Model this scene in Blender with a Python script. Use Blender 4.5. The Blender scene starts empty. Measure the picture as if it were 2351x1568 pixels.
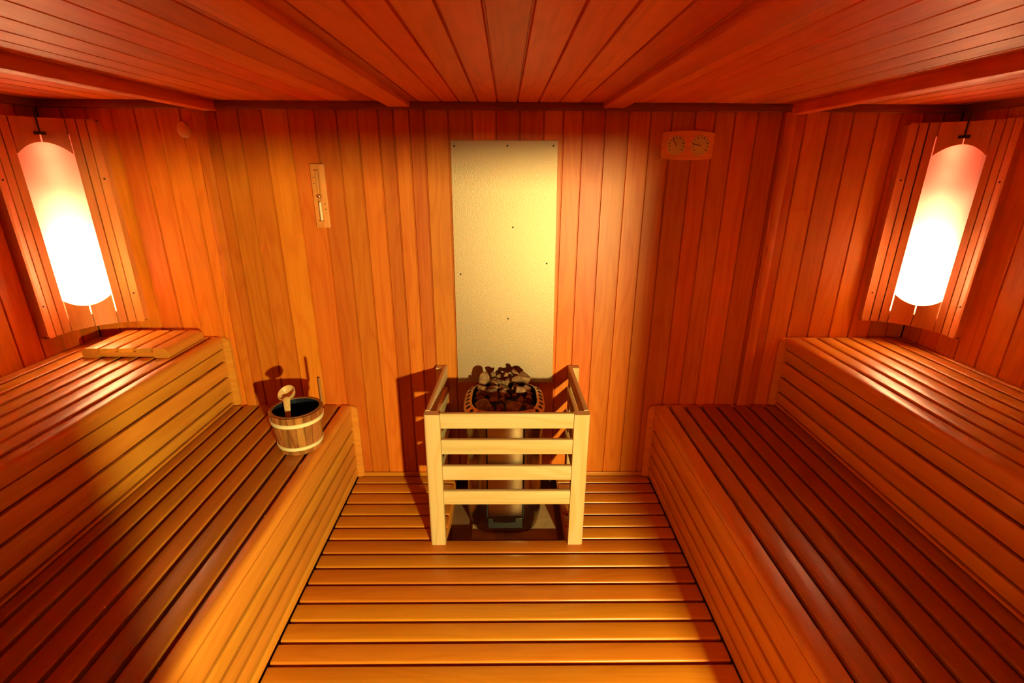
import bpy, bmesh, math, random
from mathutils import Vector, Matrix
random.seed(7)
S = bpy.context.scene
COL = S.collection
PI = math.pi

# ------------------------------------------------------------------ camera, world, lights, exposure
cam = bpy.data.objects.new('camera', bpy.data.cameras.new('camera'))
COL.objects.link(cam)
F = Vector((0.01110143, 0.94344866, -0.33133273))
R = Vector((0.99993787, -0.01014079, 0.00462807))
U = Vector((-0.00100637, 0.33136352, 0.94350262))
M = Matrix(((R.x, U.x, -F.x, 0), (R.y, U.y, -F.y, -2.40577), (R.z, U.z, -F.z, 1.65102), (0, 0, 0, 1)))
cam.matrix_world = M
cam.data.sensor_width = 36.0
cam.data.lens = 1132.517 / 2351 * 36.0
cam.data.clip_start = 0.02
S.camera = cam

w = bpy.data.worlds.new('world'); S.world = w; w.use_nodes = True
w.node_tree.nodes['Background'].inputs[0].default_value = (1, 0.35, 0.1, 1)
w.node_tree.nodes['Background'].inputs[1].default_value = 0.0
S.view_settings.view_transform = 'Standard'
S.view_settings.look = 'None'
S.view_settings.gamma = 1.0
S.view_settings.use_curve_mapping = False
S.view_settings.exposure = 0.0
try:
    S.cycles.use_denoising = True
    S.cycles.max_bounces = 8
    S.cycles.diffuse_bounces = 5
    S.cycles.transmission_bounces = 6
    S.cycles.sample_clamp_indirect = 35.0
    S.cycles.caustics_reflective = False
    S.cycles.caustics_refractive = False
except Exception:
    pass


def point_light(name, loc, power, color, radius):
    d = bpy.data.lights.new(name, 'POINT')
    d.energy = power; d.color = color; d.shadow_soft_size = radius
    o = bpy.data.objects.new(name, d); o.location = loc; COL.objects.link(o)
    return o


# the hall lamp that shines in through the opening of the rear wall, behind the camera
point_light('hall_light', (0.94, -3.5, 1.09), 600, (1.0, 0.96, 0.38), 0.036)
# the bulbs of each corner lamp: height in the lamp, power, colour, radius (warm below, red above)
LAMP_BULBS = tuple((z, pw, (1.0, 0.68, 0.42), 0.02, 0.05) for z, pw in ((0.10, 44), (0.16, 46), (0.22, 33), (0.28, 19), (0.34, 10))) + (
    (0.60, 2.0, (1.0, 0.10, 0.06), 0.02, 0.07), (0.70, 1.5, (1.0, 0.10, 0.06), 0.02, 0.07), (0.80, 1.5, (1.0, 0.14, 0.08), 0.02, 0.07))
# unseen fill light added beyond the opening to brighten the right side
hd = bpy.data.lights.new('hall_fill', 'AREA'); hd.shape = 'RECTANGLE'; hd.size = 0.6; hd.size_y = 0.45
hd.energy = 40; hd.color = (1.0, 0.30, 0.05)
ho = bpy.data.objects.new('hall_fill', hd); COL.objects.link(ho)
ho.location = (0.2, -4.2, 1.05); ho.rotation_euler = (PI / 2, 0, 0)

# ------------------------------------------------------------------ room dimensions
XL, XR = -2.07, 2.05          # side walls
YB, YR = 0.0, -2.75           # back wall, rear wall
ZC = 1.925                    # ceiling
ZL, ZU = 0.45, 0.836          # bench heights
AL, AR = -0.831, 0.798        # lower bench fronts
BL, BR = -1.444, 1.440        # upper bench fronts


# ------------------------------------------------------------------ materials
def nn(nt, t, **kw):
    n = nt.nodes.new(t)
    for k, v in kw.items():
        setattr(n, k, v)
    return n


def mat_base(name):
    m = bpy.data.materials.new(name); m.use_nodes = True
    nt = m.node_tree
    return m, nt, nt.nodes['Principled BSDF']


def wood(name, axis, base, dark, rough=0.5, fibre=0.5, rings=0.35, vary=0.28, knots=True, spec=0.3, bump=0.12):
    m, nt, b = mat_base(name)
    L = nt.links.new
    tc = nn(nt, 'ShaderNodeTexCoord'); oi = nn(nt, 'ShaderNodeObjectInfo')
    mul = nn(nt, 'ShaderNodeMath', operation='MULTIPLY'); mul.inputs[1].default_value = 53.0
    L(oi.outputs['Random'], mul.inputs[0])
    comb = nn(nt, 'ShaderNodeCombineXYZ')
    for i in range(3):
        L(mul.outputs[0], comb.inputs[i])
    add = nn(nt, 'ShaderNodeVectorMath', operation='ADD')
    L(tc.outputs['Object'], add.inputs[0]); L(comb.outputs[0], add.inputs[1])

    def mapped(along, across):
        mp = nn(nt, 'ShaderNodeMapping')
        s = [across] * 3; s['xyz'.index(axis)] = along
        mp.inputs['Scale'].default_value = s
        L(add.outputs[0], mp.inputs['Vector'])
        return mp.outputs[0]
    # growth rings
    n1 = nn(nt, 'ShaderNodeTexNoise'); n1.inputs['Scale'].default_value = 1.0
    n1.inputs['Detail'].default_value = 2.0; n1.inputs['Roughness'].default_value = 0.45
    L(mapped(0.9, 7.0), n1.inputs['Vector'])
    m1 = nn(nt, 'ShaderNodeMath', operation='MULTIPLY'); m1.inputs[1].default_value = 62.0
    L(n1.outputs[0], m1.inputs[0])
    s1 = nn(nt, 'ShaderNodeMath', operation='SINE'); L(m1.outputs[0], s1.inputs[0])
    r1 = nn(nt, 'ShaderNodeMapRange'); r1.inputs[1].default_value = -0.2; r1.inputs[2].default_value = 1.0
    r1.inputs[3].default_value = 0.0; r1.inputs[4].default_value = rings
    L(s1.outputs[0], r1.inputs[0])
    # fibres
    n2 = nn(nt, 'ShaderNodeTexNoise'); n2.inputs['Scale'].default_value = 1.0
    n2.inputs['Detail'].default_value = 3.0
    L(mapped(3.0, 170.0), n2.inputs['Vector'])
    r2 = nn(nt, 'ShaderNodeMapRange'); r2.inputs[1].default_value = 0.35; r2.inputs[2].default_value = 0.75
    r2.inputs[3].default_value = 0.0; r2.inputs[4].default_value = fibre
    L(n2.outputs[0], r2.inputs[0])
    # broad streaks
    n3 = nn(nt, 'ShaderNodeTexNoise'); n3.inputs['Scale'].default_value = 1.0; n3.inputs['Detail'].default_value = 2.0
    L(mapped(0.7, 16.0), n3.inputs['Vector'])
    r3 = nn(nt, 'ShaderNodeMapRange'); r3.inputs[1].default_value = 0.4; r3.inputs[2].default_value = 0.7
    r3.inputs[3].default_value = 0.0; r3.inputs[4].default_value = 0.35
    L(n3.outputs[0], r3.inputs[0])
    a1 = nn(nt, 'ShaderNodeMath', operation='ADD'); L(r1.outputs[0], a1.inputs[0]); L(r2.outputs[0], a1.inputs[1])
    a2 = nn(nt, 'ShaderNodeMath', operation='ADD', use_clamp=True); L(a1.outputs[0], a2.inputs[0]); L(r3.outputs[0], a2.inputs[1])
    fac = a2.outputs[0]
    if knots:
        vo = nn(nt, 'ShaderNodeTexVoronoi'); vo.inputs['Scale'].default_value = 1.0
        L(mapped(1.1, 4.2), vo.inputs['Vector'])
        rk = nn(nt, 'ShaderNodeMapRange'); rk.inputs[1].default_value = 0.018; rk.inputs[2].default_value = 0.05
        rk.inputs[3].default_value = 0.9; rk.inputs[4].default_value = 0.0
        L(vo.outputs['Distance'], rk.inputs[0])
        a3 = nn(nt, 'ShaderNodeMath', operation='ADD', use_clamp=True); L(fac, a3.inputs[0]); L(rk.outputs[0], a3.inputs[1])
        fac = a3.outputs[0]
    mix = nn(nt, 'ShaderNodeMix', data_type='RGBA')
    mix.inputs['A'].default_value = (*base, 1); mix.inputs['B'].default_value = (*dark, 1)
    L(fac, mix.inputs['Factor'])
    # board to board variation of value and hue
    hsv = nn(nt, 'ShaderNodeHueSaturation')
    rv = nn(nt, 'ShaderNodeMapRange'); rv.inputs[3].default_value = 1.0 - vary; rv.inputs[4].default_value = 1.0 + vary * 0.35
    L(oi.outputs['Random'], rv.inputs[0]); L(rv.outputs[0], hsv.inputs['Value'])
    rh = nn(nt, 'ShaderNodeMath', operation='FRACT')
    mh = nn(nt, 'ShaderNodeMath', operation='MULTIPLY'); mh.inputs[1].default_value = 17.3
    L(oi.outputs['Random'], mh.inputs[0]); L(mh.outputs[0], rh.inputs[0])
    rr = nn(nt, 'ShaderNodeMapRange'); rr.inputs[3].default_value = 0.494; rr.inputs[4].default_value = 0.508
    L(rh.outputs[0], rr.inputs[0]); L(rr.outputs[0], hsv.inputs['Hue'])
    L(mix.outputs['Result'], hsv.inputs['Color'])
    L(hsv.outputs[0], b.inputs['Base Color'])
    b.inputs['Roughness'].default_value = rough
    b.inputs['Specular IOR Level'].default_value = spec
    bp = nn(nt, 'ShaderNodeBump'); bp.inputs['Strength'].default_value = bump; bp.inputs['Distance'].default_value = 0.002
    L(n2.outputs[0], bp.inputs['Height']); L(bp.outputs[0], b.inputs['Normal'])
    return m


def plain(name, color, rough=0.5, metal=0.0, spec=0.5, noise=0.0, nscale=40.0, bump=0.0):
    m, nt, b = mat_base(name)
    b.inputs['Base Color'].default_value = (*color, 1)
    b.inputs['Roughness'].default_value = rough
    b.inputs['Metallic'].default_value = metal
    b.inputs['Specular IOR Level'].default_value = spec
    if noise or bump:
        tc = nn(nt, 'ShaderNodeTexCoord'); n = nn(nt, 'ShaderNodeTexNoise')
        n.inputs['Scale'].default_value = nscale; n.inputs['Detail'].default_value = 4
        nt.links.new(tc.outputs['Object'], n.inputs['Vector'])
        if noise:
            mx = nn(nt, 'ShaderNodeMix', data_type='RGBA')
            mx.inputs['A'].default_value = (*[c * (1 - noise) for c in color], 1)
            mx.inputs['B'].default_value = (*[min(1, c * (1 + noise)) for c in color], 1)
            nt.links.new(n.outputs[0], mx.inputs['Factor']); nt.links.new(mx.outputs['Result'], b.inputs['Base Color'])
        if bump:
            bp = nn(nt, 'ShaderNodeBump'); bp.inputs['Strength'].default_value = bump; bp.inputs['Distance'].default_value = 0.003
            nt.links.new(n.outputs[0], bp.inputs['Height']); nt.links.new(bp.outputs[0], b.inputs['Normal'])
    return m


CED, CEDD = (0.74, 0.182, 0.012), (0.60, 0.112, 0.005)
BEN, BEND = (0.76, 0.28, 0.030), (0.62, 0.185, 0.015)
PIN, PIND = (0.67, 0.43, 0.20), (0.58, 0.33, 0.11)
W_WALLZ = wood('wall cedar upright', 'z', CED, CEDD, rough=0.42, vary=0.24)
W_CEILY = wood('ceiling cedar', 'y', (0.82, 0.135, 0.008), (0.64, 0.085, 0.004), rough=0.5, vary=0.22)
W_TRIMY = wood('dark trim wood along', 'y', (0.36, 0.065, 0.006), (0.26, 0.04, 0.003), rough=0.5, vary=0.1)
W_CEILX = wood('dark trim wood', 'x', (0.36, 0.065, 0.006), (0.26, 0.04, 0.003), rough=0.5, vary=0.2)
W_BENY = wood('bench aspen', 'y', BEN, BEND, rough=0.38, vary=0.16, rings=0.28, fibre=0.35, spec=0.42)
W_LOWSHADE_Y = wood('bench aspen darkened for shade', 'y', (0.50, 0.165, 0.016), (0.38, 0.11, 0.008), rough=0.34, vary=0.16, rings=0.28, fibre=0.35, spec=0.5)  # bench wood made darker: shade on the low treads put into the colour
W_BENZ = wood('bench aspen upright', 'z', BEN, BEND, rough=0.4, vary=0.16, rings=0.28, fibre=0.35)
W_FLX = wood('floor slat wood', 'x', (0.62, 0.19, 0.012), (0.50, 0.125, 0.006), rough=0.30, vary=0.18, rings=0.25, fibre=0.4, spec=0.5)
W_BENX = wood('bearer wood', 'x', BEN, BEND, rough=0.5, vary=0.1)
W_PINX = wood('guard pine rail', 'x', PIN, PIND, rough=0.42, vary=0.1, rings=0.45, fibre=0.25, knots=False)
W_PINY = wood('guard pine side rail', 'y', PIN, PIND, rough=0.42, vary=0.1, rings=0.45, fibre=0.25, knots=False)
W_PINZ = wood('guard pine post', 'z', PIN, PIND, rough=0.42, vary=0.1, rings=0.45, fibre=0.25, knots=False)
W_LAMP = wood('lamp slat wood', 'z', (0.74, 0.24, 0.06), (0.6, 0.16, 0.035), rough=0.45, vary=0.12, rings=0.2, knots=False)
W_STAVE = wood('stave wood', 'z', (0.62, 0.22, 0.05), (0.30, 0.085, 0.016), rough=0.4, vary=0.4, rings=0.6, knots=False)
DARKWOOD = plain('dark board', (0.10, 0.035, 0.012), 0.8)
STEEL = plain('stainless steel', (0.36, 0.23, 0.11), 0.24, 1.0)
STEELDARK = plain('dark steel', (0.10, 0.085, 0.065), 0.4, 0.8)
BLACK = plain('black hole', (0.004, 0.003, 0.003), 0.7)
BRASS = plain('brass', (0.75, 0.5, 0.2), 0.25, 1.0)
HOOP = plain('hoop pale wood', (0.86, 0.68, 0.36), 0.5, noise=0.12, nscale=30)
LINER = plain('dark liner', (0.010, 0.012, 0.022), 0.12, 0, 0.6)
SCREW = plain('screw head', (0.05, 0.03, 0.02), 0.5, 0.3)
DIAL = plain('dial face', (0.96, 0.80, 0.42), 0.5)
MARK = plain('dial marks', (0.12, 0.05, 0.02), 0.6)
KNOBM = plain('round wooden cover', (0.92, 0.52, 0.2), 0.4, noise=0.1)
SLAB = plain('stone slab', (0.42, 0.24, 0.10), 0.7, noise=0.45, nscale=22, bump=0.3)
LADLEM = wood('ladle wood', 'z', (0.80, 0.50, 0.2), (0.6, 0.3, 0.1), rough=0.35, vary=0.05, knots=False)


def glassmat():
    m = bpy.data.materials.new('clear glass'); m.use_nodes = True
    nt = m.node_tree; nt.nodes.clear()
    o = nn(nt, 'ShaderNodeOutputMaterial'); t = nn(nt, 'ShaderNodeBsdfTransparent'); g = nn(nt, 'ShaderNodeBsdfGlossy')
    g.inputs['Roughness'].default_value = 0.03
    f = nn(nt, 'ShaderNodeFresnel'); f.inputs[0].default_value = 1.5
    mx = nn(nt, 'ShaderNodeMixShader')
    fm = nn(nt, 'ShaderNodeMath', operation='MULTIPLY'); fm.inputs[1].default_value = 0.45
    nt.links.new(f.outputs[0], fm.inputs[0])
    nt.links.new(fm.outputs[0], mx.inputs[0]); nt.links.new(t.outputs[0], mx.inputs[1]); nt.links.new(g.outputs[0], mx.inputs[2])
    nt.links.new(mx.outputs[0], o.inputs[0])
    return m


GLASS = glassmat()


def diffusermat():
    m = bpy.data.materials.new('translucent shade sheet'); m.use_nodes = True
    nt = m.node_tree; nt.nodes.clear()
    o = nn(nt, 'ShaderNodeOutputMaterial'); t = nn(nt, 'ShaderNodeBsdfTranslucent'); d = nn(nt, 'ShaderNodeBsdfDiffuse')
    t.inputs[0].default_value = (0.95, 0.88, 0.74, 1); d.inputs[0].default_value = (0.9, 0.8, 0.65, 1)
    mx = nn(nt, 'ShaderNodeMixShader'); mx.inputs[0].default_value = 0.3
    nt.links.new(t.outputs[0], mx.inputs[1]); nt.links.new(d.outputs[0], mx.inputs[2])
    nt.links.new(mx.outputs[0], o.inputs[0])
    return m


SHEET = diffusermat()


def shieldmat():
    m, nt, b = mat_base('hammered reflector metal')
    b.inputs['Base Color'].default_value = (0.46, 0.285, 0.165, 1)
    b.inputs['Metallic'].default_value = 0.9
    b.inputs['Roughness'].default_value = 0.5
    tc = nn(nt, 'ShaderNodeTexCoord')
    v = nn(nt, 'ShaderNodeTexNoise'); v.inputs['Scale'].default_value = 260; v.inputs['Detail'].default_value = 1
    nt.links.new(tc.outputs['Object'], v.inputs['Vector'])
    bp = nn(nt, 'ShaderNodeBump'); bp.inputs['Strength'].default_value = 0.3; bp.inputs['Distance'].default_value = 0.002
    nt.links.new(v.outputs[0], bp.inputs['Height']); nt.links.new(bp.outputs[0], b.inputs['Normal'])
    return m


SHIELD = shieldmat()


def stonemat():
    m, nt, b = mat_base('sauna stone')
    tc = nn(nt, 'ShaderNodeTexCoord'); n = nn(nt, 'ShaderNodeTexNoise'); oi = nn(nt, 'ShaderNodeObjectInfo')
    n.inputs['Scale'].default_value = 45; n.inputs['Detail'].default_value = 6; n.inputs['Roughness'].default_value = 0.7
    nt.links.new(tc.outputs['Object'], n.inputs['Vector'])
    rmp = nn(nt, 'ShaderNodeValToRGB')
    rmp.color_ramp.elements[0].position = 0.3; rmp.color_ramp.elements[0].color = (0.10, 0.038, 0.011, 1)
    rmp.color_ramp.elements[1].position = 0.72; rmp.color_ramp.elements[1].color = (0.42, 0.19, 0.065, 1)
    nt.links.new(n.outputs[0], rmp.inputs[0])
    hsv = nn(nt, 'ShaderNodeHueSaturation'); mr = nn(nt, 'ShaderNodeMapRange')
    mr.inputs[3].default_value = 0.65; mr.inputs[4].default_value = 1.25
    nt.links.new(oi.outputs['Random'], mr.inputs[0]); nt.links.new(mr.outputs[0], hsv.inputs['Value'])
    nt.links.new(rmp.outputs[0], hsv.inputs['Color']); nt.links.new(hsv.outputs[0], b.inputs['Base Color'])
    b.inputs['Roughness'].default_value = 0.75
    bp = nn(nt, 'ShaderNodeBump'); bp.inputs['Strength'].default_value = 0.6; bp.inputs['Distance'].default_value = 0.004
    nt.links.new(n.outputs[0], bp.inputs['Height']); nt.links.new(bp.outputs[0], b.inputs['Normal'])
    return m


STONE = stonemat()


# ------------------------------------------------------------------ geometry helpers
def extrude(profile, axis, length):
    """bmesh of a closed 2-D profile extruded along an axis, centred on it. x: (y,z)  y: (x,z)  z: (x,y)"""
    bm = bmesh.new()
    h = length / 2

    def p3(p, t):
        return {'x': (t, p[0], p[1]), 'y': (p[0], t, p[1]), 'z': (p[0], p[1], t)}[axis]
    a = [bm.verts.new(p3(p, -h)) for p in profile]
    b = [bm.verts.new(p3(p, h)) for p in profile]
    n = len(profile)
    bm.faces.new(a); bm.faces.new(b[::-1])
    for i in range(n):
        j = (i + 1) % n
        bm.faces.new((a[i], b[i], b[j], a[j]))
    bmesh.ops.recalc_face_normals(bm, faces=bm.faces)
    return bm


def rrect(x0, x1, y0, y1, r=0.004, seg=2, rs=None):
    """rounded rectangle; rs = radii of corners (x0y0, x1y0, x1y1, x0y1)"""
    rs = rs or (r, r, r, r)
    out = []
    for (cx, cy, sx, sy, a0), rr in zip(((x0, y0, 1, 1, 180), (x1, y0, -1, 1, 270), (x1, y1, -1, -1, 0), (x0, y1, 1, -1, 90)), rs):
        if rr <= 0:
            out.append((cx, cy)); continue
        sg = seg if rr < 0.012 else 5
        for k in range(sg + 1):
            a = math.radians(a0 + 90 * k / sg)
            out.append((cx + sx * rr + rr * math.cos(a), cy + sy * rr + rr * math.sin(a)))
    return out


def to_mesh(name, bm, m, smooth=False):
    me = bpy.data.meshes.new(name)
    bm.to_mesh(me); bm.free()
    me.materials.append(m)
    if smooth:
        for p in me.polygons:
            p.use_smooth = True
        try:
            me.set_sharp_from_angle(angle=math.radians(35))
        except Exception:
            pass
    return me


def link(name, me, parent=None, loc=(0, 0, 0), rot=(0, 0, 0), kind=None, label=None):
    o = bpy.data.objects.new(name, me)
    COL.objects.link(o)
    if parent is not None:
        o.parent = parent
    o.location = loc; o.rotation_euler = rot
    if kind:
        o['kind'] = kind
    if label:
        o['label'] = label
    return o


def piece(name, bm, m, parent=None, loc=(0, 0, 0), rot=(0, 0, 0), smooth=True, **kw):
    return link(name, to_mesh(name, bm, m, smooth), parent, loc, rot, **kw)


def thing(name, label, cat, loc, group=None, rotz=0):
    o = bpy.data.objects.new(name, None); COL.objects.link(o)
    o.empty_display_size = 0.05
    o.location = loc; o.rotation_euler = (0, 0, rotz)
    o['label'] = label; o['category'] = cat
    if group:
        o['group'] = group
    return o


def tag(o, label, cat, group=None):
    o['label'] = label; o['category'] = cat
    if group:
        o['group'] = group
    return o


def rel(root, p):
    return (p[0] - root.location[0], p[1] - root.location[1], p[2] - root.location[2])


def lathe(profile, seg=32, closed=False):
    bm = bmesh.new()
    rings = []
    for r, z in profile:
        if r < 1e-6:
            rings.append([bm.verts.new((0, 0, z))])
        else:
            rings.append([bm.verts.new((r * math.cos(2 * PI * k / seg), r * math.sin(2 * PI * k / seg), z)) for k in range(seg)])
    for A, B in zip(rings, rings[1:] + ([rings[0]] if closed else [])):
        for k in range(seg):
            j = (k + 1) % seg
            if len(A) == 1 and len(B) == 1:
                continue
            if len(A) == 1:
                bm.faces.new((A[0], B[k], B[j]))
            elif len(B) == 1:
                bm.faces.new((A[k], A[j], B[0]))
            else:
                bm.faces.new((A[k], A[j], B[j], B[k]))
    bmesh.ops.recalc_face_normals(bm, faces=bm.faces)
    return bm


def tube(path, r, seg=10, flat=1.0):
    bm = bmesh.new(); rings = []
    path = [Vector(p) for p in path]
    rad = r if isinstance(r, (list, tuple)) else [r] * len(path)
    for i, p in enumerate(path):
        d = (path[min(i + 1, len(path) - 1)] - path[max(i - 1, 0)]).normalized()
        a = Vector((1, 0, 0)) if abs(d.x) < 0.9 else Vector((0, 1, 0))
        u = d.cross(a).normalized(); v = d.cross(u)
        rings.append([bm.verts.new(p + (u * math.cos(2 * PI * k / seg) * flat + v * math.sin(2 * PI * k / seg)) * rad[i]) for k in range(seg)])
    for A, B in zip(rings, rings[1:]):
        for k in range(seg):
            bm.faces.new((A[k], A[(k + 1) % seg], B[(k + 1) % seg], B[k]))
    bm.faces.new(rings[0]); bm.faces.new(rings[-1][::-1])
    bmesh.ops.recalc_face_normals(bm, faces=bm.faces)
    return bm


# ------------------------------------------------------------------ the room shell
H = ZC
def board_profile(wd, g=0.009, c=0.0040, t=0.014):
    """tongue-and-groove board, face at v=0 towards -v, grooves at both edges"""
    h = wd / 2
    return [(-h, t), (-h, g), (-h + c * 0.35, g), (-h + c, 0.0), (h - c, 0.0), (h - c * 0.35, g), (h, g), (h, t)]


def wall_boards(parent, name, along, start, edges, z0, z1, flip, m):
    """along 'x' (back wall, face towards -y) or 'y' (side walls); edges = groove positions"""
    cache = {}
    for a, b in zip(edges, edges[1:]):
        wd = round(b - a, 4)
        if wd not in cache:
            pr = board_profile(wd - 0.0004)
            if along == 'x':
                pts = pr
            else:
                pts = [(v * flip, u) for u, v in pr]
            cache[wd] = to_mesh(name, extrude(pts, 'z', z1 - z0), m)
        c = (a + b) / 2
        loc = (c, start, (z0 + z1) / 2) if along == 'x' else (start, c, (z0 + z1) / 2)
        link(name, cache[wd], parent, loc)


wb = piece('wall_back', extrude(rrect(XL - 0.1, XR + 0.1, 0.012, 0.09, 0), 'z', H + 0.3), DARKWOOD, loc=(0, 0, H / 2 - 0.05), kind='structure')
# measured grooves of the back wall
ed = [XL, -1.965, -1.858, -1.751, -1.646, -1.551, -1.446, -1.372, -1.290, -1.193, -1.088, -0.972, -0.855, -0.758, -0.665, -0.574, -0.506, -0.436, -0.368, -0.262,
      -0.155, -0.048, 0.059, 0.166, 0.254, 0.340, 0.441, 0.548, 0.645, 0.740, 0.845, 0.934, 1.024, 1.127, 1.235, 1.343, 1.450, 1.558, 1.668, 1.77, 1.875, 1.965, XR]
cz = H / 2 - 0.05
wall_boards(wb, 'wall_board', 'x', 0.0, ed, -cz, ZC + 0.01 - cz, 1, W_WALLZ)

# upright cover strips that divide the back wall
for x in (-1.358, 1.268):
    piece('cover_strip', extrude(rrect(-0.024, 0.024, -0.020, -0.0005, 0.003), 'z', ZC - ZL - 0.034), W_WALLZ, wb, (x, 0, (ZC + ZL - 0.034) / 2 - cz))

wl = piece('wall_left', extrude(rrect(XL - 0.09, XL - 0.012, YR - 0.1, 0.09, 0), 'z', H + 0.3), DARKWOOD, loc=(0, 0, cz), kind='structure')
wr = piece('wall_right', extrude(rrect(XR + 0.012, XR + 0.09, YR - 0.1, 0.09, 0), 'z', H + 0.3), DARKWOOD, loc=(0, 0, cz), kind='structure')
edl = [YR + (0 - YR) * k / 26 for k in range(27)]
wall_boards(wl, 'wall_board', 'y', XL, edl, ZL + 0.2 - cz, ZC + 0.01 - cz, -1, W_WALLZ)
wall_boards(wr, 'wall_board', 'y', XR, edl, ZL + 0.2 - cz, ZC + 0.01 - cz, 1, W_WALLZ)

# rear wall behind the camera; its opening is invented, edges placed to trim the hall light
OX0, OX1, OZ0, OZ1 = 0.27, 0.871, 0.10, 1.216
bm = bmesh.new()
for x0, x1, z0, z1 in ((XL - 0.05, OX0, -0.1, ZC + 0.05), (OX1, XR + 0.05, -0.1, ZC + 0.05), (OX0, OX1, OZ1, ZC + 0.05), (OX0, OX1, -0.1, OZ0)):
    bb = bmesh.ops.create_cube(bm, size=1)
    for v in bb['verts']:
        v.co = Vector(((x0 + x1) / 2 + v.co.x * (x1 - x0), YR - 0.03 + v.co.y * 0.06, (z0 + z1) / 2 + v.co.z * (z1 - z0)))
piece('wall_rear', bm, plain('rear wall wood', (0.5, 0.2, 0.07), 0.5, noise=0.2), kind='structure', smooth=False)

# ceiling: boards that run away from the camera
ce = piece('ceiling', extrude(rrect(XL - 0.1, XR + 0.1, ZC + 0.012, ZC + 0.08, 0), 'y', -YR + 0.2), DARKWOOD, loc=(0, YR / 2, 0), kind='structure')
cy = YR / 2
xs = [XL, -1.97, -1.87, -1.77, -1.67, -1.57, -1.47, -1.37, -1.27, -1.17, -1.083, -0.984, -0.879, -0.776, -0.677, -0.582, -0.485, -0.388, -0.285, -0.209, -0.126, -0.042, 0.048,
      0.14, 0.232, 0.325, 0.418, 0.515, 0.61, 0.707, 0.805, 0.905, 1.005, 1.105, 1.205, 1.305, 1.405, 1.505, 1.605, 1.705, 1.805, 1.905, 1.98, XR]
cache = {}
for a, b in zip(xs, xs[1:]):
    wd = round(b - a, 4)
    if wd not in cache:
        cache[wd] = to_mesh('ceiling_board', extrude([(u, ZC + v) for u, v in board_profile(wd - 0.0004)], 'y', -YR), W_CEILY)
    link('ceiling_board', cache[wd], ce, ((a + b) / 2, 0, 0))
# battens under the ceiling
for i, (x0, x1, h) in enumerate(((-0.520, -0.425, 0.022), (0.425, 0.520, 0.022), (-1.335, -1.275, 0.042), (1.262, 1.322, 0.042))):
    piece('trim_%d' % (i + 1), extrude(rrect(x0, x1, ZC - h, ZC + 0.002, 0.003), 'y', -YR - 0.02), W_CEILY, loc=(0, cy, 0), kind='structure')
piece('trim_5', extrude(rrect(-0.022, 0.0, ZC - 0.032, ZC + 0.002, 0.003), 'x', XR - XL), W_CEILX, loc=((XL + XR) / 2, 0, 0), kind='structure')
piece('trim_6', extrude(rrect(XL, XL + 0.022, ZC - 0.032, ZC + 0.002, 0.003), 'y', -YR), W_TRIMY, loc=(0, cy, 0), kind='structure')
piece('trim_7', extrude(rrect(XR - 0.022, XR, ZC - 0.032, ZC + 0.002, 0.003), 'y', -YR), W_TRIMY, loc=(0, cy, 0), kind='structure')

# floor: dark base, cross slats on bearers
FT = 0.05
FB = -0.075
fl = piece('floor', extrude(rrect(XL - 0.1, XR + 0.1, FB - 0.06, FB, 0), 'y', -YR + 0.2), plain('subfloor', (0.20, 0.085, 0.03), 0.7, noise=0.3, nscale=8), loc=(0, cy, 0), kind='structure')
gaps = [-0.004, -0.080, -0.166, -0.254, -0.346, -0.436, -0.519, -0.609, -0.693, -0.783, -0.875, -0.964, -1.051, -1.138]
while gaps[-1] > YR + 0.1:
    gaps.append(gaps[-1] - 0.089)
HX = 0.288
cache = {}
for i, (a, b) in enumerate(zip(gaps, gaps[1:])):
    g = 0.014
    spans = ((AL - 0.003, -HX), (HX, AR + 0.003)) if i < 6 else ((AL - 0.003, AR + 0.003),)
    wd = round(a - b - g, 4)
    for x0, x1 in spans:
        key = (wd, round(x1 - x0, 4))
        if key not in cache:
            cache[key] = to_mesh('floor_slat', extrude(rrect(-wd / 2, wd / 2, -0.026, 0, 0.006, 3, rs=(0, 0, 0.004, 0.008)), 'x', x1 - x0), W_FLX, True)
        link('floor_slat', cache[key], fl, ((x0 + x1) / 2, (a + b) / 2 - cy, 0))
for x in (-0.76, -0.40, 0.40, 0.74):
    piece('floor_bearer', extrude(rrect(-0.03, 0.03, FB, -0.027, 0), 'y', -YR), W_BENY, fl, (x, 0, 0))
for s in (-1, 1):
    piece('opening_lining', extrude(rrect(-0.009, 0.009, FB, -0.006, 0), 'y', 0.505), W_BENY, fl, (s * (HX + 0.002), -0.262 - cy, 0))
piece('opening_lining', extrude(rrect(-0.009, 0.009, FB, -0.028, 0), 'x', 2 * HX), W_FLX, fl, (0, -0.524 - cy, 0))
piece('baseboard_back', extrude(rrect(-0.014, 0.0, 0.0, 0.024, 0.003), 'x', AR - AL - 0.01), W_FLX, loc=((AL + AR) / 2, 0, 0), kind='structure')


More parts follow.
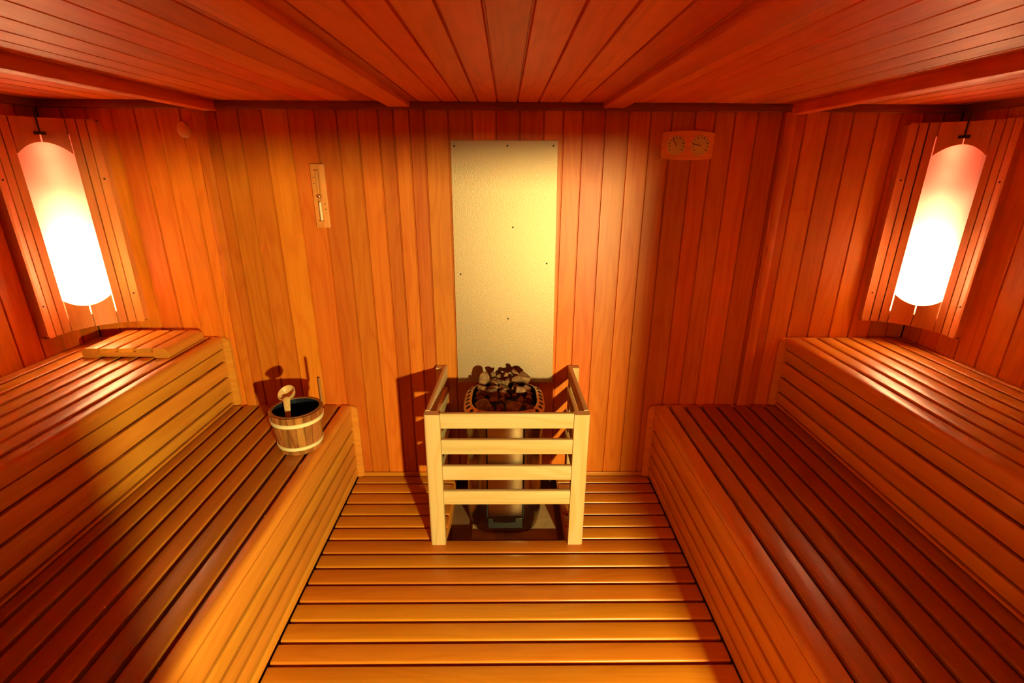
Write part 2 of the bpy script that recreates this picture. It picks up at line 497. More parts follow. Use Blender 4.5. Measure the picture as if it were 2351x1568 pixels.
# ------------------------------------------------------------------ benches
def bench(name, label, s, xw, xf, top, gapsx, rz, z_bottom, nose_h, bearers, studs):
    """s=-1 left, +1 right; xw wall side x, xf front x, gapsx gap centres from the front; rz riser joints below the nosing"""
    y0, y1 = YR + 0.004, -0.022
    ym, ln = (y0 + y1) / 2, y1 - y0
    root = thing(name, label, 'bench', ((xw + xf) / 2, ym, z_bottom))
    P = lambda x, y, z: rel(root, (x, y, z))
    g = 0.0085
    # nosing board with a big round on its front top edge
    n0 = gapsx[0] - s * g
    wn = abs(xf - n0)
    r = 0.022
    rs = (0.002, 0.004, r, 0.005) if s < 0 else (0.004, 0.002, 0.005, r)
    piece('nosing', extrude(rrect(-wn / 2, wn / 2, -nose_h, 0, rs=rs), 'y', ln), W_BENY, root, P((xf + n0) / 2, ym, top))
    lim = gapsx + [xw + s * g * 0.5]
    for a, b in zip(lim, lim[1:]):
        x0, x1 = a + s * g, b - s * g
        wd = abs(x1 - x0)
        if wd < 0.012:
            continue
        piece('tread_slat', extrude(rrect(-wd / 2, wd / 2, -0.026, 0, 0.0055, 3), 'y', ln), W_LOWSHADE_Y if top < 0.6 else W_BENY, root, P((x0 + x1) / 2, ym, top))
    # riser boards
    xb = xf + s * 0.004
    for k, (za, zb) in enumerate(zip(rz, rz[1:])):
        gp = 0.0165 if top < 0.6 else 0.0125
        h = za - zb - gp
        cxr = xb + s * 0.011
        piece('riser_board', extrude(rrect(-0.011, 0.011, -h / 2, h / 2, 0.003, 2), 'y', ln), W_BENY, root, P(cxr, ym, (za + zb) / 2))
    # bearers under the tread and studs behind the riser
    xa, xz = sorted((xf + s * 0.03, xw - s * 0.004))
    for yb in bearers:
        piece('bearer', extrude(rrect(-0.04, 0.04, -0.075, -0.0265, 0.0), 'x', xz - xa), W_BENX, root, P((xa + xz) / 2, yb, top))
    for yb in studs:
        hh = top - nose_h - z_bottom - 0.04
        piece('stud', extrude(rrect(-0.013, 0.013, -0.036, 0.036, 0.0), 'z', hh), W_BENZ, root, P(xb + s * 0.0355, yb, z_bottom + 0.004 + hh / 2))
    # end panel against the back wall
    xe = xf - s * 0.030
    pr = rrect(min(xe, xw - s * 0.002), max(xe, xw - s * 0.002), z_bottom + 0.002, top - 0.006, rs=(0, 0.02, 0.03, 0) if s < 0 else (0.02, 0, 0, 0.03))
    cxe, cze = root.location[0], root.location[2]
    piece('end_panel', extrude([(x - cxe, z - cze) for x, z in pr], 'y', 0.019), W_BENX, root, (0, -0.0098 - ym, 0))
    return root


bu, stu = (-0.13, -0.80, -1.41, -2.1), (-0.195, -0.358, -0.79, -1.41, -2.1)
UL = bench('sauna_bench', 'wide upper left bench with red-lit slats and a headrest on it', -1, XL, BL, ZU,
           [-1.503, -1.583, -1.664, -1.744, -1.828, -1.915, -2.003], [0.777, 0.708, 0.620, 0.533, 0.474, 0.452], ZL + 0.0005, 0.058, bu, stu)
UR = bench('sauna_bench', 'wide upper right bench with glowing slats beneath the right lamp', 1, XR, BR, ZU,
           [1.513, 1.597, 1.682, 1.767, 1.850, 1.935, 2.012], [0.777, 0.708, 0.622, 0.537, 0.474, 0.452], ZL + 0.0005, 0.058, bu, stu)
LL = bench('sauna_bench', 'low left bench with the wooden bucket standing on its slats', -1, BL - 0.10, AL, ZL,
           [-0.892, -0.979, -1.066, -1.151, -1.237, -1.321, -1.405], [0.419, 0.306, 0.226, 0.148, 0.071, 0.004], 0.0, 0.030, (-0.12, -0.785, -1.40, -2.1), (-0.2, -0.8, -1.4, -2.1))
LR = bench('sauna_bench', 'low right bench with dark bare slats and nothing on it', 1, BR + 0.10, AR, ZL,
           [0.874, 0.960, 1.046, 1.132, 1.218, 1.303, 1.388], [0.419, 0.303, 0.222, 0.148, 0.071, 0.004], 0.0, 0.030, (-0.12, -0.80, -1.405, -2.1), (-0.2, -0.8, -1.4, -2.1))
# plinths that carry the upper benches behind the lower ones (hidden): a rear plank each
for root, s, xw, xf in ((UL, -1, XL, BL), (UR, 1, XR, BR)):
    x0, x1 = sorted((xw - s * 0.002, xf + s * 0.11))
    piece('base_board', extrude(rrect(x0 - root.location[0], x1 - root.location[0], -0.018, 0.0, 0), 'y', -YR - 0.03), W_BENY, root, (0, 0, -0.001))


# ------------------------------------------------------------------ heat shield on the back wall
hs = thing('heat_shield', 'tall pale hammered metal sheet screwed to the back wall above the stove', 'metal sheet', (-0.012, -0.001, 0.58))
pts = [(-0.253, 1.768), (0.231, 1.770), (0.244, 0.578), (-0.257, 0.578)]
bm = bmesh.new()
fr = [bm.verts.new((x + 0.012, -0.003, z - 0.58)) for x, z in pts]
bk = [bm.verts.new((x + 0.012, -0.001, z - 0.58)) for x, z in pts]
bm.faces.new(fr); bm.faces.new(bk[::-1])
for i in range(4):
    bm.faces.new((fr[i], bk[i], bk[(i + 1) % 4], fr[(i + 1) % 4]))
bmesh.ops.recalc_face_normals(bm, faces=bm.faces)
piece('metal_sheet', bm, SHIELD, hs, smooth=False)
screw = to_mesh('screw', lathe([(0.0001, 0.0035), (0.003, 0.003), (0.0045, 0.0), (0.0001, -0.0005)], 10), SCREW, True)
for x, z in ((-0.238, 1.745), (0.003, 1.747), (0.212, 1.748), (0.030, 1.385), (0.196, 1.212), (-0.226, 1.158), (0.008, 0.93)):
    link('screw', screw, hs, (x + 0.012, -0.003, z - 0.58), (PI / 2, 0, 0))

# ------------------------------------------------------------------ stove guard
gd = thing('stove_guard', 'pale pine rail fence around the stove, four rails high', 'fence', (0.002, -0.29, 0.0))
GP = lambda x, y, z: rel(gd, (x, y, z))
for s, x in ((-1, -0.315), (1, 0.320)):
    rs = (0.012, 0.002, 0.002, 0.003) if s < 0 else (0.002, 0.012, 0.003, 0.002)
    piece('post', extrude(rrect(-0.034, 0.034, -0.020, 0.020, rs=rs), 'z', 0.674), W_PINZ, gd, GP(x, -0.536, 0.337))
    piece('post', extrude(rrect(-0.021, 0.021, -0.018, 0.018, 0.003), 'z', 0.675), W_PINZ, gd, GP(-0.345 if s < 0 else 0.357, -0.024, 0.3375))
for k, zc_ in enumerate((0.643, 0.518, 0.387, 0.258)):
    piece('rail', extrude(rrect(-0.010, 0.010, -0.035, 0.035, 0.003), 'x', 0.564), W_PINX, gd, GP(0.0025, -0.544, zc_))
    for s in (-1, 1):
        xm = -0.334 if s < 0 else 0.343
        a = Vector((-0.3365 if s < 0 else 0.3415, -0.516)); b = Vector((-0.320 if s < 0 else 0.332, -0.006))
        ang = math.atan2(-(b.x - a.x), b.y - a.y)
        piece('rail', extrude(rrect(-0.010, 0.010, -0.035, 0.035, 0.003), 'y', (b - a).length), W_PINY, gd,
              GP((a.x + b.x) / 2, (a.y + b.y) / 2, zc_ - 0.001), (0, 0, ang))

# ------------------------------------------------------------------ stove
HC = (-0.010, -0.235)
HZ0, HZ1 = -0.052, 0.60
slab = thing('base_slab', 'mottled stone slab in the floor opening under the stove', 'slab', (0.04, -0.30, FB))
piece('slab_stone', extrude(rrect(-0.21, 0.21, -0.16, 0.16, 0.004), 'z', 0.02), SLAB, slab, (0, 0, 0.0105))


def superpt(a, hx, hy, n=3.4):
    c, s_ = math.cos(a), math.sin(a)
    return (math.copysign(abs(c) ** (2 / n), c) * hx, math.copysign(abs(s_) ** (2 / n), s_) * hy)


def loft(rings_def, seg=56, cap0=False, cap1=False, n=3.4):
    bm = bmesh.new(); rings = []
    for hx, hy, z in rings_def:
        rings.append([bm.verts.new((*superpt(2 * PI * k / seg, hx, hy, n), z)) for k in range(seg)])
    for A, B in zip(rings, rings[1:]):
        for k in range(seg):
            bm.faces.new((A[k], A[(k + 1) % seg], B[(k + 1) % seg], B[k]))
    if cap0:
        bm.faces.new(rings[0][::-1])
    if cap1:
        bm.faces.new(rings[-1])
    bmesh.ops.recalc_face_normals(bm, faces=bm.faces)
    return bm


st = thing('sauna_stove', 'rounded steel sauna stove behind the pine guard, filled with stones', 'stove', (HC[0], HC[1], HZ0))
SP = lambda z: z - HZ0
piece('body', loft([(0.172, 0.176, SP(-0.05)), (0.186, 0.190, SP(0.02)), (0.186, 0.190, SP(0.570)), (0.190, 0.194, SP(0.576))], cap0=True), STEEL, st)
piece('rim', loft([(0.190, 0.194, SP(0.574)), (0.194, 0.198, SP(0.584)), (0.193, 0.197, SP(0.588)), (0.159, 0.166, SP(0.610)), (0.156, 0.163, SP(0.609)), (0.155, 0.162, SP(0.585))]), plain('rim steel', (0.85, 0.68, 0.40), 0.45, 0.35), st)
piece('stone_basket', loft([(0.1545, 0.1615, SP(0.607)), (0.150, 0.158, SP(0.555)), (0.14, 0.15, SP(0.553))], cap1=True), BLACK, st)
# vent holes in the sloping rim
hole = to_mesh('vent_hole', lathe([(0.0001, 0.0016), (0.0085, 0.0013), (0.0095, -0.001), (0.0001, -0.001)], 14), BLACK, True)
NH = 30
fine = [superpt(2 * PI * k / 720, 0.176, 0.1815) for k in range(721)]
acc = [0.0]
for p, q in zip(fine, fine[1:]):
    acc.append(acc[-1] + math.hypot(q[0] - p[0], q[1] - p[1]))
for k in range(NH):
    want = acc[-1] * (k + 0.5) / NH
    i = next(i for i in range(721) if acc[i] >= want)
    p = fine[i]; a_, b_ = fine[max(0, i - 3)], fine[min(720, i + 3)]
    tn = Vector((b_[0] - a_[0], b_[1] - a_[1], 0)).normalized()
    outw = Vector((tn.y, -tn.x, 0))
    nrm = (outw * 0.54 + Vector((0, 0, 1)) * 0.84).normalized()
    o = link('vent_hole', hole, st, (p[0], p[1], SP(0.5995)))
    xax = tn; yax = nrm.cross(xax)
    o.rotation_euler = Matrix((xax, yax, nrm)).transposed().to_euler()
    o.scale = (1.0, 1.25, 1.0)
# front facing panel, seams and the dark air gap at its foot
for x in (-0.082, 0.092):
    piece('seam', extrude(rrect(-0.0022, 0.0022, -0.003, 0.003, 0), 'z', 0.50), BLACK, st, (x, -0.1885, SP(0.30)))
piece('front_panel', extrude(rrect(-0.078, 0.088, -0.006, 0.004, 0.003), 'z', 0.50), STEEL, st, (0, -0.190, SP(0.31)))
piece('air_gap', extrude(rrect(-0.078, 0.088, -0.004, 0.006, 0.002), 'z', 0.055), STEELDARK, st, (0, -0.185, SP(0.012)))
# ------------------------------------------------------------------ stones
def stone_bm(r, rng, flat=1.0, elong=1.0):
    bm = bmesh.new()
    n = 15
    for k in range(n):
        v = Vector((rng.gauss(0, 1), rng.gauss(0, 1), rng.gauss(0, 1))).normalized()
        v *= r * rng.uniform(0.82, 1.08)
        bm.verts.new((v.x * elong, v.y, v.z * flat))
    res = bmesh.ops.convex_hull(bm, input=bm.verts)
    for v in [v for v in bm.verts if not v.link_faces]:
        bm.verts.remove(v)
    bmesh.ops.bevel(bm, geom=list(bm.edges), offset=r * 0.07, segments=1, affect='EDGES')
    bmesh.ops.recalc_face_normals(bm, faces=bm.faces)
    return bm


rng = random.Random(11)
GROUP = 'stones heaped in the stove'
placed = []


def settle(x, y, r, zmin):
    z = zmin + r
    for (X, Y, Z, Rr) in placed:
        d2 = (x - X) ** 2 + (y - Y) ** 2; rr = (r + Rr) * 0.90
        if d2 < rr * rr:
            z = max(z, Z + math.sqrt(rr * rr - d2))
    return z


front = [(-0.100, -0.112, 0.044, 0.608, 'large peaked tan stone at the front left of the stove heap'),
         (-0.028, -0.122, 0.034, 0.600, 'round-topped greyish stone in the front row beside the peaked tan one'),
         (0.046, -0.114, 0.046, 0.604, 'broad flat-topped grey-brown stone in the front middle of the heap'),
         (0.116, -0.122, 0.031, 0.600, 'small pale tan stone at the front right rim of the stove'),
         (-0.062, -0.146, 0.018, 0.603, 'tiny rough stone wedged between the front stones of the heap'),
         (-0.108, 0.112, 0.040, 0.648, 'upright pointed grey stone at the back left of the heap'),
         (0.100, 0.100, 0.040, 0.660, 'dark slab-like stone lying high at the back right of the heap'),
         (0.058, 0.122, 0.034, 0.678, 'dark blocky stone topping the back of the heap before the metal sheet')]
for x, y, r, z, lab in front:
    placed.append((x, y, z, r))
    o = piece('sauna_stone', stone_bm(r, rng, 1.15 if 'peaked' in lab or 'pointed' in lab else 0.85, 1.15 if 'broad' in lab else 1.0), STONE,
              loc=(HC[0] + x, HC[1] + y, z), rot=(rng.uniform(-.3, .3), rng.uniform(-.3, .3), rng.uniform(0, 6)), smooth=False)
    tag(o, lab, 'stone', GROUP)
ORD = ('first', 'second', 'third', 'fourth', 'fifth', 'sixth')
spots = []
for j in range(6):                       # ring that fills the rim
    for i in range(6):
        if i in (0, 5) or j in (0, 1, 5):
            spots.append((-0.115 + 0.046 * i, -0.122 + 0.049 * j, 0.582, 0.026, 'brown stone at rim level, %s from the left in the %s rim row' % (ORD[i], ORD[j])))
for j in range(4):
    for i in range(5):
        spots.append((-0.104 + 0.052 * i, -0.062 + 0.052 * j, 0.610 + 0.008 * j, 0.033, 'angular brown stone, %s from the left in the %s row of the heap middle' % (ORD[i], ORD[j])))
for j in range(3):
    for i in range(4):
        spots.append((-0.083 + 0.055 * i, -0.012 + 0.053 * j, 0.642 + 0.006 * j, 0.032, 'reddish brown stone on the upper heap, %s from the left in its %s row' % (ORD[i], ORD[j])))
for i in range(3):
    spots.append((-0.045 + 0.05 * i, 0.068 + 0.02 * (i % 2), 0.670, 0.029, 'small brown stone on top of the heap, %s from the left' % ORD[i]))
for x, y, z, r0, lab in spots:
    x += rng.uniform(-.007, .007); y += rng.uniform(-.007, .007); z += rng.uniform(-.004, .004)
    r = r0 * rng.uniform(0.9, 1.08)
    if any((x - X) ** 2 + (y - Y) ** 2 + (z - Z) ** 2 < ((r + Rr) * 0.76) ** 2 for X, Y, Z, Rr in placed):
        continue
    placed.append((x, y, z, r))
    o = piece('sauna_stone', stone_bm(r, rng, rng.uniform(0.65, 0.9), rng.uniform(1.0, 1.3)), STONE,
              loc=(HC[0] + x, HC[1] + y, z), rot=(rng.uniform(-.7, .7), rng.uniform(-.7, .7), rng.uniform(0, 6)), smooth=False)
    tag(o, lab, 'stone', GROUP)
# small stones that fill the gaps between the large ones
nf = 0
small = []
for it in range(4000):
    r = rng.uniform(0.017, 0.025)
    x = rng.uniform(-0.135 + r * 0.6, 0.135 - r * 0.6); y = rng.uniform(-0.142 + r * 0.6, 0.142 - r * 0.6)
    z = 0.588 + (y + 0.15) * 0.27 - 0.10 * max(0.0, abs(x) - 0.08) + rng.uniform(-0.012, 0.010)
    if any((x - X) ** 2 + (y - Y) ** 2 + (z - Z) ** 2 < ((r + Rr) * 0.78) ** 2 for X, Y, Z, Rr in placed):
        continue
    placed.append((x, y, z, r))
    o = piece('sauna_stone', stone_bm(r, rng, rng.uniform(0.7, 0.95), rng.uniform(1.0, 1.3)), STONE,
              loc=(HC[0] + x, HC[1] + y, z), rot=(rng.uniform(-.7, .7), rng.uniform(-.7, .7), rng.uniform(0, 6)), smooth=False)
    small.append((o, x, y))
    nf += 1
    if nf > 34:
        break
for fy in (0, 1):
    for fx in (0, 1):
        part_ = sorted([t for t in small if (t[2] >= 0) == bool(fy) and (t[1] >= 0) == bool(fx)], key=lambda t: t[1])
        for k, (o, x, y) in enumerate(part_):
            tag(o, 'small brown stone wedged in the %s %s quarter of the heap, %s from its left' %
                ('back' if fy else 'front', 'right' if fx else 'left', ORD[k] if k < 6 else ('seventh', 'eighth', 'ninth', 'tenth')[k - 6]), 'stone', GROUP)


# ------------------------------------------------------------------ corner lamps
def arc_pts(E1, E2, sag, n):
    """points on the circle through E1, E2 bulging away from the room; returns f(t) -> point, inward normal"""
    ch = E2 - E1; c = ch.length
    Rr = (c * c / 4 + sag * sag) / (2 * sag)
    mid = (E1 + E2) / 2
    nrm = Vector((ch.y, -ch.x)).normalized()
    if nrm.dot(Vector((0, -1))) < 0:
        nrm = -nrm                                # towards the room
    cen = mid + nrm * (Rr - sag)
    half = math.asin(min(1, c / 2 / Rr))
    back = -nrm
    side = ch.normalized()

    def f(t, dr=0.0):
        a = (t * 2 - 1) * half
        d = back * math.cos(a) + side * math.sin(a)
        return cen + d * (Rr + dr), -d
    return f, Rr, half


def corner_lamp(label, s, E1, E2, zb, zt):
    """s=-1 left corner"""
    E1, E2 = Vector(E1), Vector(E2)
    cx = XL if s < 0 else XR
    root = thing('corner_lamp', label, 'lamp', ((E1.x + E2.x) / 2, (E1.y + E2.y) / 2, zb), 'lamps in the back corners')
    f, Rr, half = arc_pts(E1, E2, 0.083, 0)
    T = 0.013

    def curved(t0, t1, z_lo, z_hi, th=T, dr=0.0, seg=4, lo_fn=None, hi_fn=None):
        bm = bmesh.new(); rows = []
        for k in range(seg + 1):
            t = t0 + (t1 - t0) * k / seg
            p, n = f(t, dr)
            lo = lo_fn(t) if lo_fn else z_lo
            hi = hi_fn(t) if hi_fn else z_hi
            q = p - n * th
            rows.append([bm.verts.new((v.x - root.location[0], v.y - root.location[1], z - zb)) for v, z in ((p, lo), (p, hi), (q, hi), (q, lo))])
        for A, B in zip(rows, rows[1:]):
            for k in range(4):
                bm.faces.new((A[k], A[(k + 1) % 4], B[(k + 1) % 4], B[k]))
        bm.faces.new(rows[0]); bm.faces.new(rows[-1][::-1])
        bmesh.ops.recalc_face_normals(bm, faces=bm.faces)
        return bm
    tot = 6 * 1.0 + 2 * 2.75 + 7 * 0.17
    u = 1.0 / tot; t = 0.0
    cuts = []
    for wv in (1, 1, 1, 2.75, 2.75, 1, 1, 1):
        cuts.append((t, t + wv * u)); t += (wv + 0.17) * u
    ztop_a, ztop_s, zbot_a, zbot_s = zb + 0.826, zb + 0.780, zb + 0.104, zb + 0.144   # arch apex / springing
    c0, c1 = cuts[3][0], cuts[4][1]

    def arch(apex, spring):
        def g(t):
            q = (t - (c0 + c1) / 2) / ((c1 - c0) / 2)
            return spring + (apex - spring) * (1 - min(1, abs(q)) ** 2.0)
        return g
    for i, (a, b) in enumerate(cuts):
        if i in (3, 4):
            piece('slat', curved(a, b, 0, zt, seg=10, lo_fn=arch(ztop_a, ztop_s)), W_LAMP, root)
            piece('slat', curved(a, b, zb, 0, seg=10, hi_fn=arch(zbot_a, zbot_s)), W_LAMP, root)
        else:
            piece('slat', curved(a, b, zb, zt, seg=3), W_LAMP, root)
    # translucent sheet behind the window and the slots, opaque backing behind the outer slats, battens
    e = 0.02
    piece('shade_sheet', curved(c0 - e, c1 + e, zbot_a - 0.045, ztop_a + 0.035, th=0.0015, dr=T + 0.003, seg=12), SHEET, root)
    for a, b in ((0.0, c0 - e - 0.004), (c1 + e + 0.004, 1.0)):
        piece('backing_board', curved(a, b, zb + 0.001, zt - 0.001, th=0.006, dr=T + 0.0006, seg=6), DARKWOOD, root)
    piece('batten', curved(c0 - e, c1 + e, zb + 0.001, zbot_a - 0.047, th=0.008, dr=T + 0.0006, seg=6), W_LAMP, root)
    piece('batten', curved(c0 - e, c1 + e, ztop_a + 0.037, zt - 0.001, th=0.008, dr=T + 0.0006, seg=6), W_LAMP, root)
    # side boards from the outer slats back to the walls
    for E, toward in ((E1, Vector((cx, E1.y))), (E2, Vector((E2.x, 0.0)))):
        d = toward - E; ln = d.length + 0.007
        dn = d.normalized(); pn = Vector((-dn.y, dn.x)) * 0.006
        pr = [E + pn, E + dn * ln + pn, E + dn * ln - pn, E - pn]
        piece('side_board', extrude([(v.x - root.location[0], v.y - root.location[1]) for v in pr], 'z', zt - zb - 0.02), W_LAMP, root, (0, 0, (zt - zb) / 2), smooth=False)
    # screws in the outermost slats
    for tt in (cuts[0], cuts[7]):
        for zz in (0.13, 0.66):
            p, n = f((tt[0] + tt[1]) / 2)
            q = Vector((n.x, n.y, 0)).to_track_quat('Z', 'Y')
            o = link('screw', screw, root, (p.x - root.location[0], p.y - root.location[1], zz + 0.015)); o.rotation_euler = q.to_euler()
    # small dark hanger at the top
    p, n = f(0.5)
    lx, ly = p.x - root.location[0], p.y - root.location[1]
    ang = math.atan2(n.y, n.x) + PI / 2
    piece('hanger', extrude(rrect(-0.020, 0.020, -0.004, 0.004, 0.002), 'z', 0.012), SCREW, root, (lx + n.x * 0.004, ly + n.y * 0.004, zt - zb - 0.062), (0, 0, ang))
    piece('cord', tube([(lx + n.x * 0.004, ly + n.y * 0.004, zt - zb - 0.058), (lx + n.x * 0.006, ly + n.y * 0.006, zt - zb - 0.02), (lx + n.x * 0.004, ly + n.y * 0.004, zt - zb + 0.03)], 0.003, 6), SCREW, root)
    # bulbs and their sockets, in the corner behind the sheet
    corner = Vector((cx, 0.0)); dirn = (Vector((p.x, p.y)) - corner).normalized()
    bp = Vector((p.x, p.y)) - dirn * (T + 0.005 + 0.024)
    piece('lamp_socket', tube([(bp.x - root.location[0], bp.y - root.location[1], 0.025), (bp.x - root.location[0], bp.y - root.location[1], 0.08)], 0.015, 10), SCREW, root)
    for zz, pw, col, rad, gap in LAMP_BULBS:
        lb = Vector((p.x, p.y)) - dirn * (T + 0.005 + gap)
        lo = point_light('lamp_bulb_light', (0, 0, 0), pw, col, rad)
        lo.parent = root; lo.location = (lb.x - root.location[0], lb.y - root.location[1], zz)
    # added out of sight: black lining against bounce, and a divider that keeps the low bulb's light off the top of the sheet
    yl = E1.y + 0.012
    piece('lining', extrude(rrect(*sorted((cx - s * 0.002 - root.location[0], cx - s * 0.006 - root.location[0])), yl - root.location[1], -0.007 - root.location[1], 0), 'z', zt - zb - 0.04), BLACK, root, (0, 0, (zt - zb) / 2), smooth=False)
    xl = sorted((E2.x + s * 0.012 - root.location[0], cx - s * 0.007 - root.location[0]))
    piece('lining', extrude(rrect(xl[0], xl[1], -0.006 - root.location[1], -0.002 - root.location[1], 0), 'z', zt - zb - 0.04), BLACK, root, (0, 0, (zt - zb) / 2), smooth=False)
    dv = [f(k / 16, T + 0.005 + 0.012)[0] for k in range(1, 16)]
    dv = [v for v in dv if abs(v.x - cx) > 0.008 and v.y < -0.008] + [Vector((E2.x + s * 0.02, -0.008)), Vector((cx - s * 0.008, -0.008)), Vector((cx - s * 0.008, E1.y + 0.02))]
    piece('divider', extrude([(v.x - root.location[0], v.y - root.location[1]) for v in dv], 'z', 0.003), BLACK, root, (0, 0, 0.52), smooth=False)
    # lids that close the lamp at top and bottom
    for nm, zz in (('top_board', zt - zb - 0.012), ('bottom_board', 0.014)):
        poly = [f(k / 10, T + 0.001)[0] for k in range(11)] + [Vector((E2.x, 0.007)), Vector((cx + s * 0.007, 0.007)), Vector((cx + s * 0.007, E1.y))]
        bm = extrude([(v.x - root.location[0], v.y - root.location[1]) for v in poly], 'z', 0.010)
        piece(nm, bm, W_LAMP, root, (0, 0, zz), smooth=False)
    return root


corner_lamp('wooden slatted corner lamp glowing in the left back corner', -1, (XL + 0.032, -0.300), (-1.808, -0.032), 0.922, 1.845)
corner_lamp('wooden slatted corner lamp glowing in the right back corner', 1, (XR - 0.032, -0.318), (1.800, -0.032), 0.932, 1.850)


# ------------------------------------------------------------------ headrest on the upper left bench
hr = thing('headrest', 'slatted wooden headrest lying on the upper left bench', 'headrest', (-1.705, -0.185, ZU))
hl = 0.265
for k in range(5):
    x0 = -0.198 + k * 0.0795
    if k in (0, 4):
        pr = rrect(-0.035, 0.035, 0.001, 0.046, rs=(0.008, 0.008, 0.03 if k == 4 else 0.004, 0.004 if k == 4 else 0.02))
        wid = 0
        piece('headrest_slat', extrude(pr, 'y', hl), W_BENY, hr, (x0 + 0.035, 0, 0))
    else:
        piece('headrest_slat', extrude(rrect(-0.0325, 0.0325, 0.028, 0.046, 0.004), 'y', hl), W_BENY, hr, (x0 + 0.035, 0, 0))
for y in (-0.115, 0.105):
    piece('cross_bar', extrude(rrect(-0.012, 0.012, 0.004, 0.0275, 0.003), 'x', 0.25), W_BENX, hr, (-0.003, y, 0))

# ------------------------------------------------------------------ bucket and ladle
BX, BY, BZ = -0.938, -0.42, ZL + 0.0005
bk = thing('sauna_bucket', 'staved wooden bucket with two pale hoops on the low left bench', 'bucket', (BX, BY, BZ))
NS, RB, RT, HB = 20, 0.090, 0.114, 0.190
for k in range(NS):
    a0, a1 = 2 * PI * k / NS + 0.006, 2 * PI * (k + 1) / NS - 0.006
    bm = bmesh.new(); rows = []
    for z, ro in ((0.0, RB), (HB, RT)):
        ri = ro - 0.011
        rows.append([bm.verts.new((r * math.cos(a), r * math.sin(a), z)) for r, a in ((ro, a0), (ro, (a0 + a1) / 2), (ro, a1), (ri, a1), (ri, a0))])
    bm.faces.new(rows[0]); bm.faces.new(rows[1][::-1])
    for i in range(5):
        bm.faces.new((rows[0][i], rows[0][(i + 1) % 5], rows[1][(i + 1) % 5], rows[1][i]))
    bmesh.ops.recalc_face_normals(bm, faces=bm.faces)
    piece('stave', bm, W_STAVE, bk, smooth=False)
rad = lambda z: RB + (RT - RB) * z / HB
for z0, z1 in ((0.022, 0.040), (0.140, 0.160)):
    piece('hoop', lathe([(rad(z0) - 0.001, z0), (rad(z0) + 0.0035, z0 + 0.002), (rad(z1) + 0.0035, z1 - 0.002), (rad(z1) - 0.001, z1)], 48, True), HOOP, bk)
piece('liner', lathe([(RT - 0.012, HB + 0.001), (RT - 0.016, HB + 0.002), (RB - 0.016, 0.03), (0.0001, 0.028)], 40), LINER, bk)
piece('liner_lip', lathe([(RT - 0.010, HB + 0.0005), (RT - 0.010, HB + 0.003), (RT - 0.0165, HB + 0.003), (RT - 0.0165, HB - 0.002)], 40, True), plain('liner lip', (0.22, 0.08, 0.03), 0.3), bk)
ah = math.radians(38)
piece('handle_stave', extrude(rrect(-0.011, 0.011, -0.005, 0.005, 0.003), 'z', 0.125), W_STAVE, bk, ((RT - 0.004) * math.cos(ah) + 0.003, (RT - 0.004) * math.sin(ah), HB + 0.055), (0, 0, ah + PI / 2))

ld = thing('ladle', 'small wooden ladle standing bowl up in the bucket', 'ladle', (-0.945, -0.494, 0.560))
top = Vector((-0.998, -0.365, 0.688)); bot = Vector((-0.945, -0.494, 0.560))
LP = lambda v: Vector(rel(ld, v))
# bowl: hollow cup whose mouth faces the camera
bm = lathe([(0.0001, -0.034), (0.020, -0.032), (0.034, -0.020), (0.041, 0.0), (0.0385, 0.002), (0.031, -0.016), (0.018, -0.026), (0.0001, -0.028)], 28)
piece('bowl', bm, LADLEM, ld, LP(top), (math.radians(34), 0, math.radians(-20)))
nk = top + Vector((0.012, -0.032, -0.022))
piece('ladle_handle', tube([LP(bot), LP(bot.lerp(nk, 0.6)), LP(nk), LP(nk + Vector((-0.004, 0.010, 0.006)))], [0.012, 0.012, 0.016, 0.013], 12, 0.5), LADLEM, ld)

# ------------------------------------------------------------------ sand timer
tm = thing('sand_timer', 'narrow wooden sand timer board hanging on the back wall', 'timer', (-0.866, 0.0, 1.382))
piece('board', extrude(rrect(-0.033, 0.033, -0.014, -0.0006, 0.003), 'z', 0.283), wood('timer board', 'z', (0.80, 0.27, 0.05), (0.6, 0.17, 0.03), vary=0.05, knots=False), tm, (0, 0, 0.1415))
prof = [(0.0001, -0.112), (0.007, -0.110), (0.008, -0.10), (0.008, -0.022), (0.0055, -0.010), (0.0022, 0.0), (0.0055, 0.010), (0.008, 0.022), (0.008, 0.10), (0.007, 0.110), (0.0001, 0.112)]
piece('glass_tube', lathe(prof, 16), GLASS, tm, (0.0, -0.023, 0.142))
piece('sand', lathe([(0.0001, -0.110), (0.0066, -0.108), (0.0066, -0.028), (0.0001, -0.022)], 14), plain('sand', (0.9, 0.62, 0.36), 0.9), tm, (0.0, -0.023, 0.142))
piece('collar', lathe([(0.006, -0.007), (0.0115, -0.004), (0.0125, 0.0), (0.0115, 0.004), (0.006, 0.007)], 18), BRASS, tm, (0.0, -0.023, 0.142))
for z in (0.030, 0.254):
    piece('clip', extrude(rrect(-0.008, 0.008, -0.033, -0.0135, 0.002), 'z', 0.005), W_LAMP, tm, (0, 0, z))
for x, z in ((-0.020, 0.20), (-0.019, 0.225), (0.019, 0.108), (0.020, 0.084)):
    piece('scale_mark', extrude(rrect(-0.004, 0.004, -0.0148, -0.0138, 0), 'z', 0.003), MARK, tm, (x, 0, z))

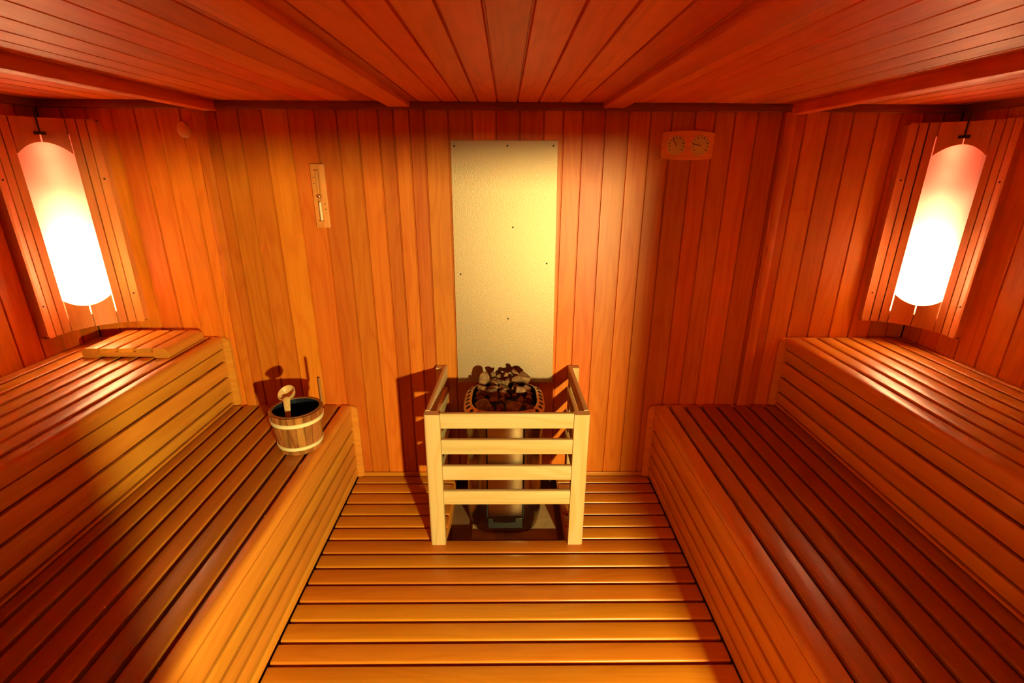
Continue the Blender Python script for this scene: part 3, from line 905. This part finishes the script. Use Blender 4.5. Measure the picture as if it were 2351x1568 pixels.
# ------------------------------------------------------------------ thermometer and hygrometer plate
th = thing('thermometer', 'bowed wooden plate with two round dials high on the back wall', 'thermometer', (0.817, 0.0, 1.70))
pr = []
N = 14
for k in range(N + 1):
    q = -1 + 2 * k / N
    pr.append((q * 0.1165, -0.004 - 0.006 * (1 - q * q)))
for k in range(N + 1):
    q = 1 - 2 * k / N
    pr.append((q * 0.1165, 0.106 + 0.008 * (1 - q * q)))
piece('plate', extrude(pr, 'y', 0.017), wood('thermometer plate', 'x', (0.90, 0.38, 0.10), (0.72, 0.25, 0.06), vary=0.05, knots=False), th, (0, -0.0092, 0), smooth=False)
for xc, angn in ((-0.053, 125), (0.056, 172)):
    d = piece('dial', lathe([(0.0001, 0.004), (0.041, 0.004), (0.042, 0.0), (0.0001, -0.001)], 36), DIAL, th, (xc, -0.0187, 0.052), (PI / 2, 0, 0))
    bm = bmesh.new()
    for k in range(11):
        a = math.radians(215 - 25 * k); rr_ = 0.033
        bb = bmesh.ops.create_cube(bm, size=1)
        for v in bb['verts']:
            v.co = Matrix.Rotation(a, 4, 'Z') @ Vector((rr_ + v.co.x * (0.008 if k % 2 else 0.006), v.co.y * (0.0022 if k % 2 else 0.005), 0.0042 + v.co.z * 0.0006))
    sm = piece('scale_marks', bm, MARK, d, smooth=False); sm['kind'] = 'stuff'
    a = math.radians(angn)
    piece('needle', extrude(rrect(-0.0014, 0.0014, -0.003, 0.033, 0), 'z', 0.001), MARK, d, (0, 0, 0.0056), (0, 0, a - PI / 2))
    piece('dial_glass', lathe([(0.0405, 0.0045), (0.038, 0.0085), (0.025, 0.0125), (0.0001, 0.0145)], 32), GLASS, d)

# ------------------------------------------------------------------ round wooden cover (sensor / vent) high on the wall at left
kb = piece('vent_knob', lathe([(0.0001, 0.022), (0.018, 0.0215), (0.026, 0.018), (0.0285, 0.010), (0.0285, 0.0005), (0.0001, 0.0005)], 32), KNOBM, loc=(-1.437, -0.0005, 1.806), rot=(PI / 2, 0, 0))
kb.scale = (0.92, 1.2, 1)
tag(kb, 'small oval wooden knob high on the back wall near the left lamp', 'knob')
